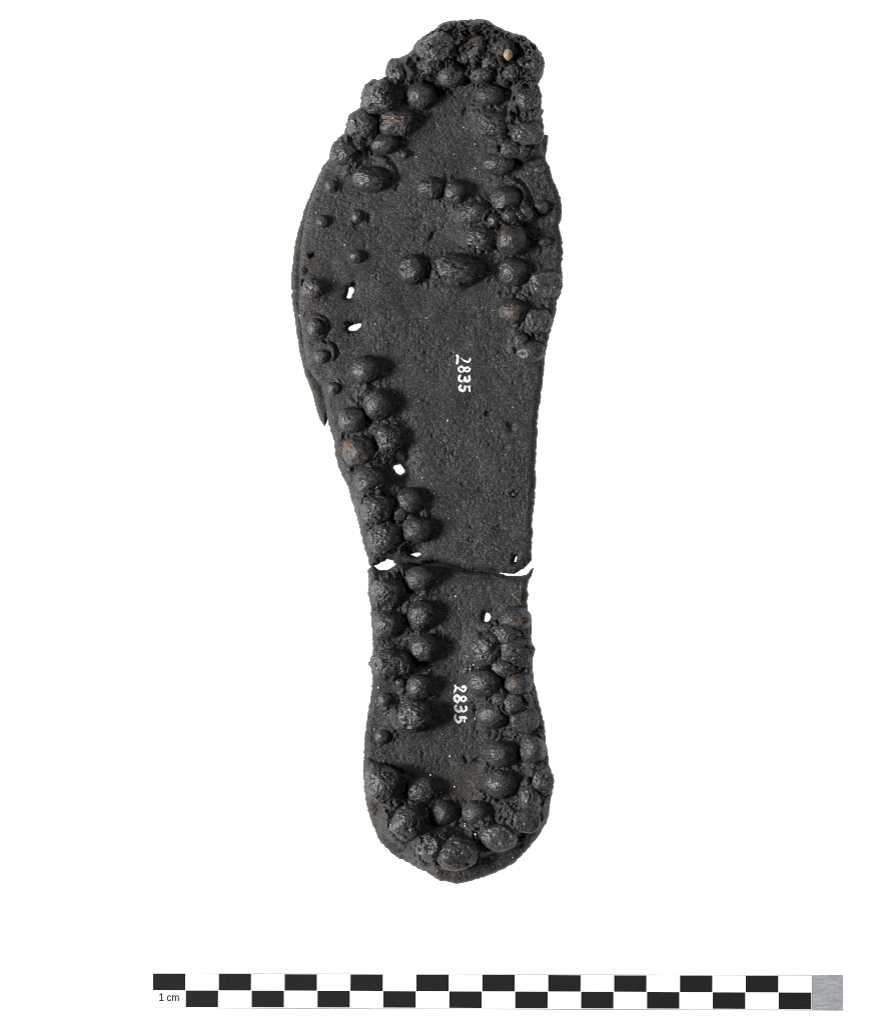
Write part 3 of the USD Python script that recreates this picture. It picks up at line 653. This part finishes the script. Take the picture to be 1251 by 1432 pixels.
obj("pebble", (pv_ + W((710, 76), z2[tree.query((710, 76))[1]] + 1.5 * MM), ico.faces), M_pebble, fore, True, "small tan pebble lodged between the toe hobnails")
for pts in ([(555, 768), (567.6, 756.5)], [(567.6, 756.5), (574, 762)], [(522, 641), (528, 632), (533, 625)], [(685.5, 435), (695, 433.5)], [(706, 173), (709, 162), (713, 150)], [(661, 770), (664, 762), (668, 755)]):
    fibre(fore, pts, tree, z2, 2.2 if pts[0][1] < 700 and pts[0][0] < 600 else 0.7)

# ------------------------------------------------------------------ the smaller fragment: heel
heel = thing("sole_fragment", "shorter dark leather heel part with rounded end, nearest the chequered scale bar", "shoe sole")
poly = region(HEEL, HEEL_HOLES, 13, 0.95)
mesh, pv, v2, z2 = slab(poly, 1.0, 0.6 * MM, heel_height, 3)
obj("leather_sole", mesh, M_leather, heel, True, None, None, pv)
tree = cKDTree(v2)
set_nails(heel, HEEL_NAILS, HEEL_STUBS, tree, z2, 3000, {(725, 957): "hobnail with golden rust specks", (636, 1192): "large rough hobnail at the heel tip", (720, 866): "crusted hobnail with golden grains"})
ink_number(heel, INK_HEEL, tree, z2, 23)
sand(heel, poly, tree, z2, 340, 6, [(637, 834, 1.3), (629, 1057.5, 1.5), (635.5, 1100.5, 1.5), (602, 1084, 1.4), (596, 1131, 1.1), (669.5, 1000, 1.5), (664, 1005, 1.2), (662, 930, 1.2), (657, 936, 1.1), (664.5, 1167, 1.8), (650, 1155, 1.3), (634.5, 1182, 1.3), (529, 962, 1.3), (653.5, 918, 0.9), (753.5, 1021, 1.4), (757, 1029, 1.0), (695, 894, 1.3), (650, 1152, 1.0), (642, 852, 0.8)])
for pts in ([(535.6, 852.7), (543, 851), (549, 850.5)], [(614, 874), (618, 880), (619.5, 888), (619, 897)], [(620.7, 902), (629, 908)], [(712, 829), (724.6, 839.5), (732.8, 850), (736.9, 861)], [(547, 1093.5), (553.8, 1099.4)], [(657, 1091), (659, 1096), (663, 1101)]):
    fibre(heel, pts, tree, z2, 4.6 if pts[0][1] > 1090 and pts[0][0] < 600 else 0.9)

# ------------------------------------------------------------------ the scale bar
bar = thing("scale_bar", "flat metal scale bar with black and white centimetre chequers, marked 1 cm", "scale bar")
ANG = math.atan(3.1 / 895.0)


def bar_pt(u, v):
    """u, v: units along and across the bar from its printed corner."""
    return (213.2 + u * math.cos(ANG) - v * math.sin(ANG), 1361.9 + u * math.sin(ANG) + v * math.cos(ANG))


def sheet(u0, v0, u1, v1, z0, z1):
    p = [bar_pt(u0, v0), bar_pt(u1, v0), bar_pt(u1, v1), bar_pt(u0, v1)]
    V = np.vstack([W(p, np.full(4, z1)), W(p, np.full(4, z0))])
    F = np.array([(0, 3, 2, 1), (4, 5, 6, 7), (0, 1, 5, 4), (1, 2, 6, 5), (2, 3, 7, 6), (3, 0, 4, 7)])
    return (V, F)


obj("metal_strip", sheet(0.6, -1.3, 965.4, 48.9, 0.05 * MM, 1.20 * MM), M_alu, bar, False)
film = obj("white_scale_film", sheet(0, -0.35, 921.6, 47.4, 1.202 * MM, 1.26 * MM), M_white_film, bar, False)
for k in range(20):
    r = k % 2
    obj("black_square", sheet(k * 46.05 + 0.4, 0.1 if r == 0 else 23.35, (k + 1) * 46.05 - 0.4, 23.3 if r == 0 else 46.6, 1.262 * MM, 1.285 * MM), M_print_black, film, False)
tm = meshkit.text_mesh("1 cm", 10.6 * PX, 0.00003, True)
tm.apply_scale((27.6 * PX / (tm.bounds[1][0] - tm.bounds[0][0]), 1, 1))
tm.apply_translation((-tm.bounds[0][0], 0, 0))
tm.apply_transform(trimesh.transformations.rotation_matrix(-ANG, (0, 0, 1)))
o = W((222.6, 1400.2), 1.262 * MM)
tm.apply_translation(o)
obj("scale_lettering", tm, M_ink, bar, False)
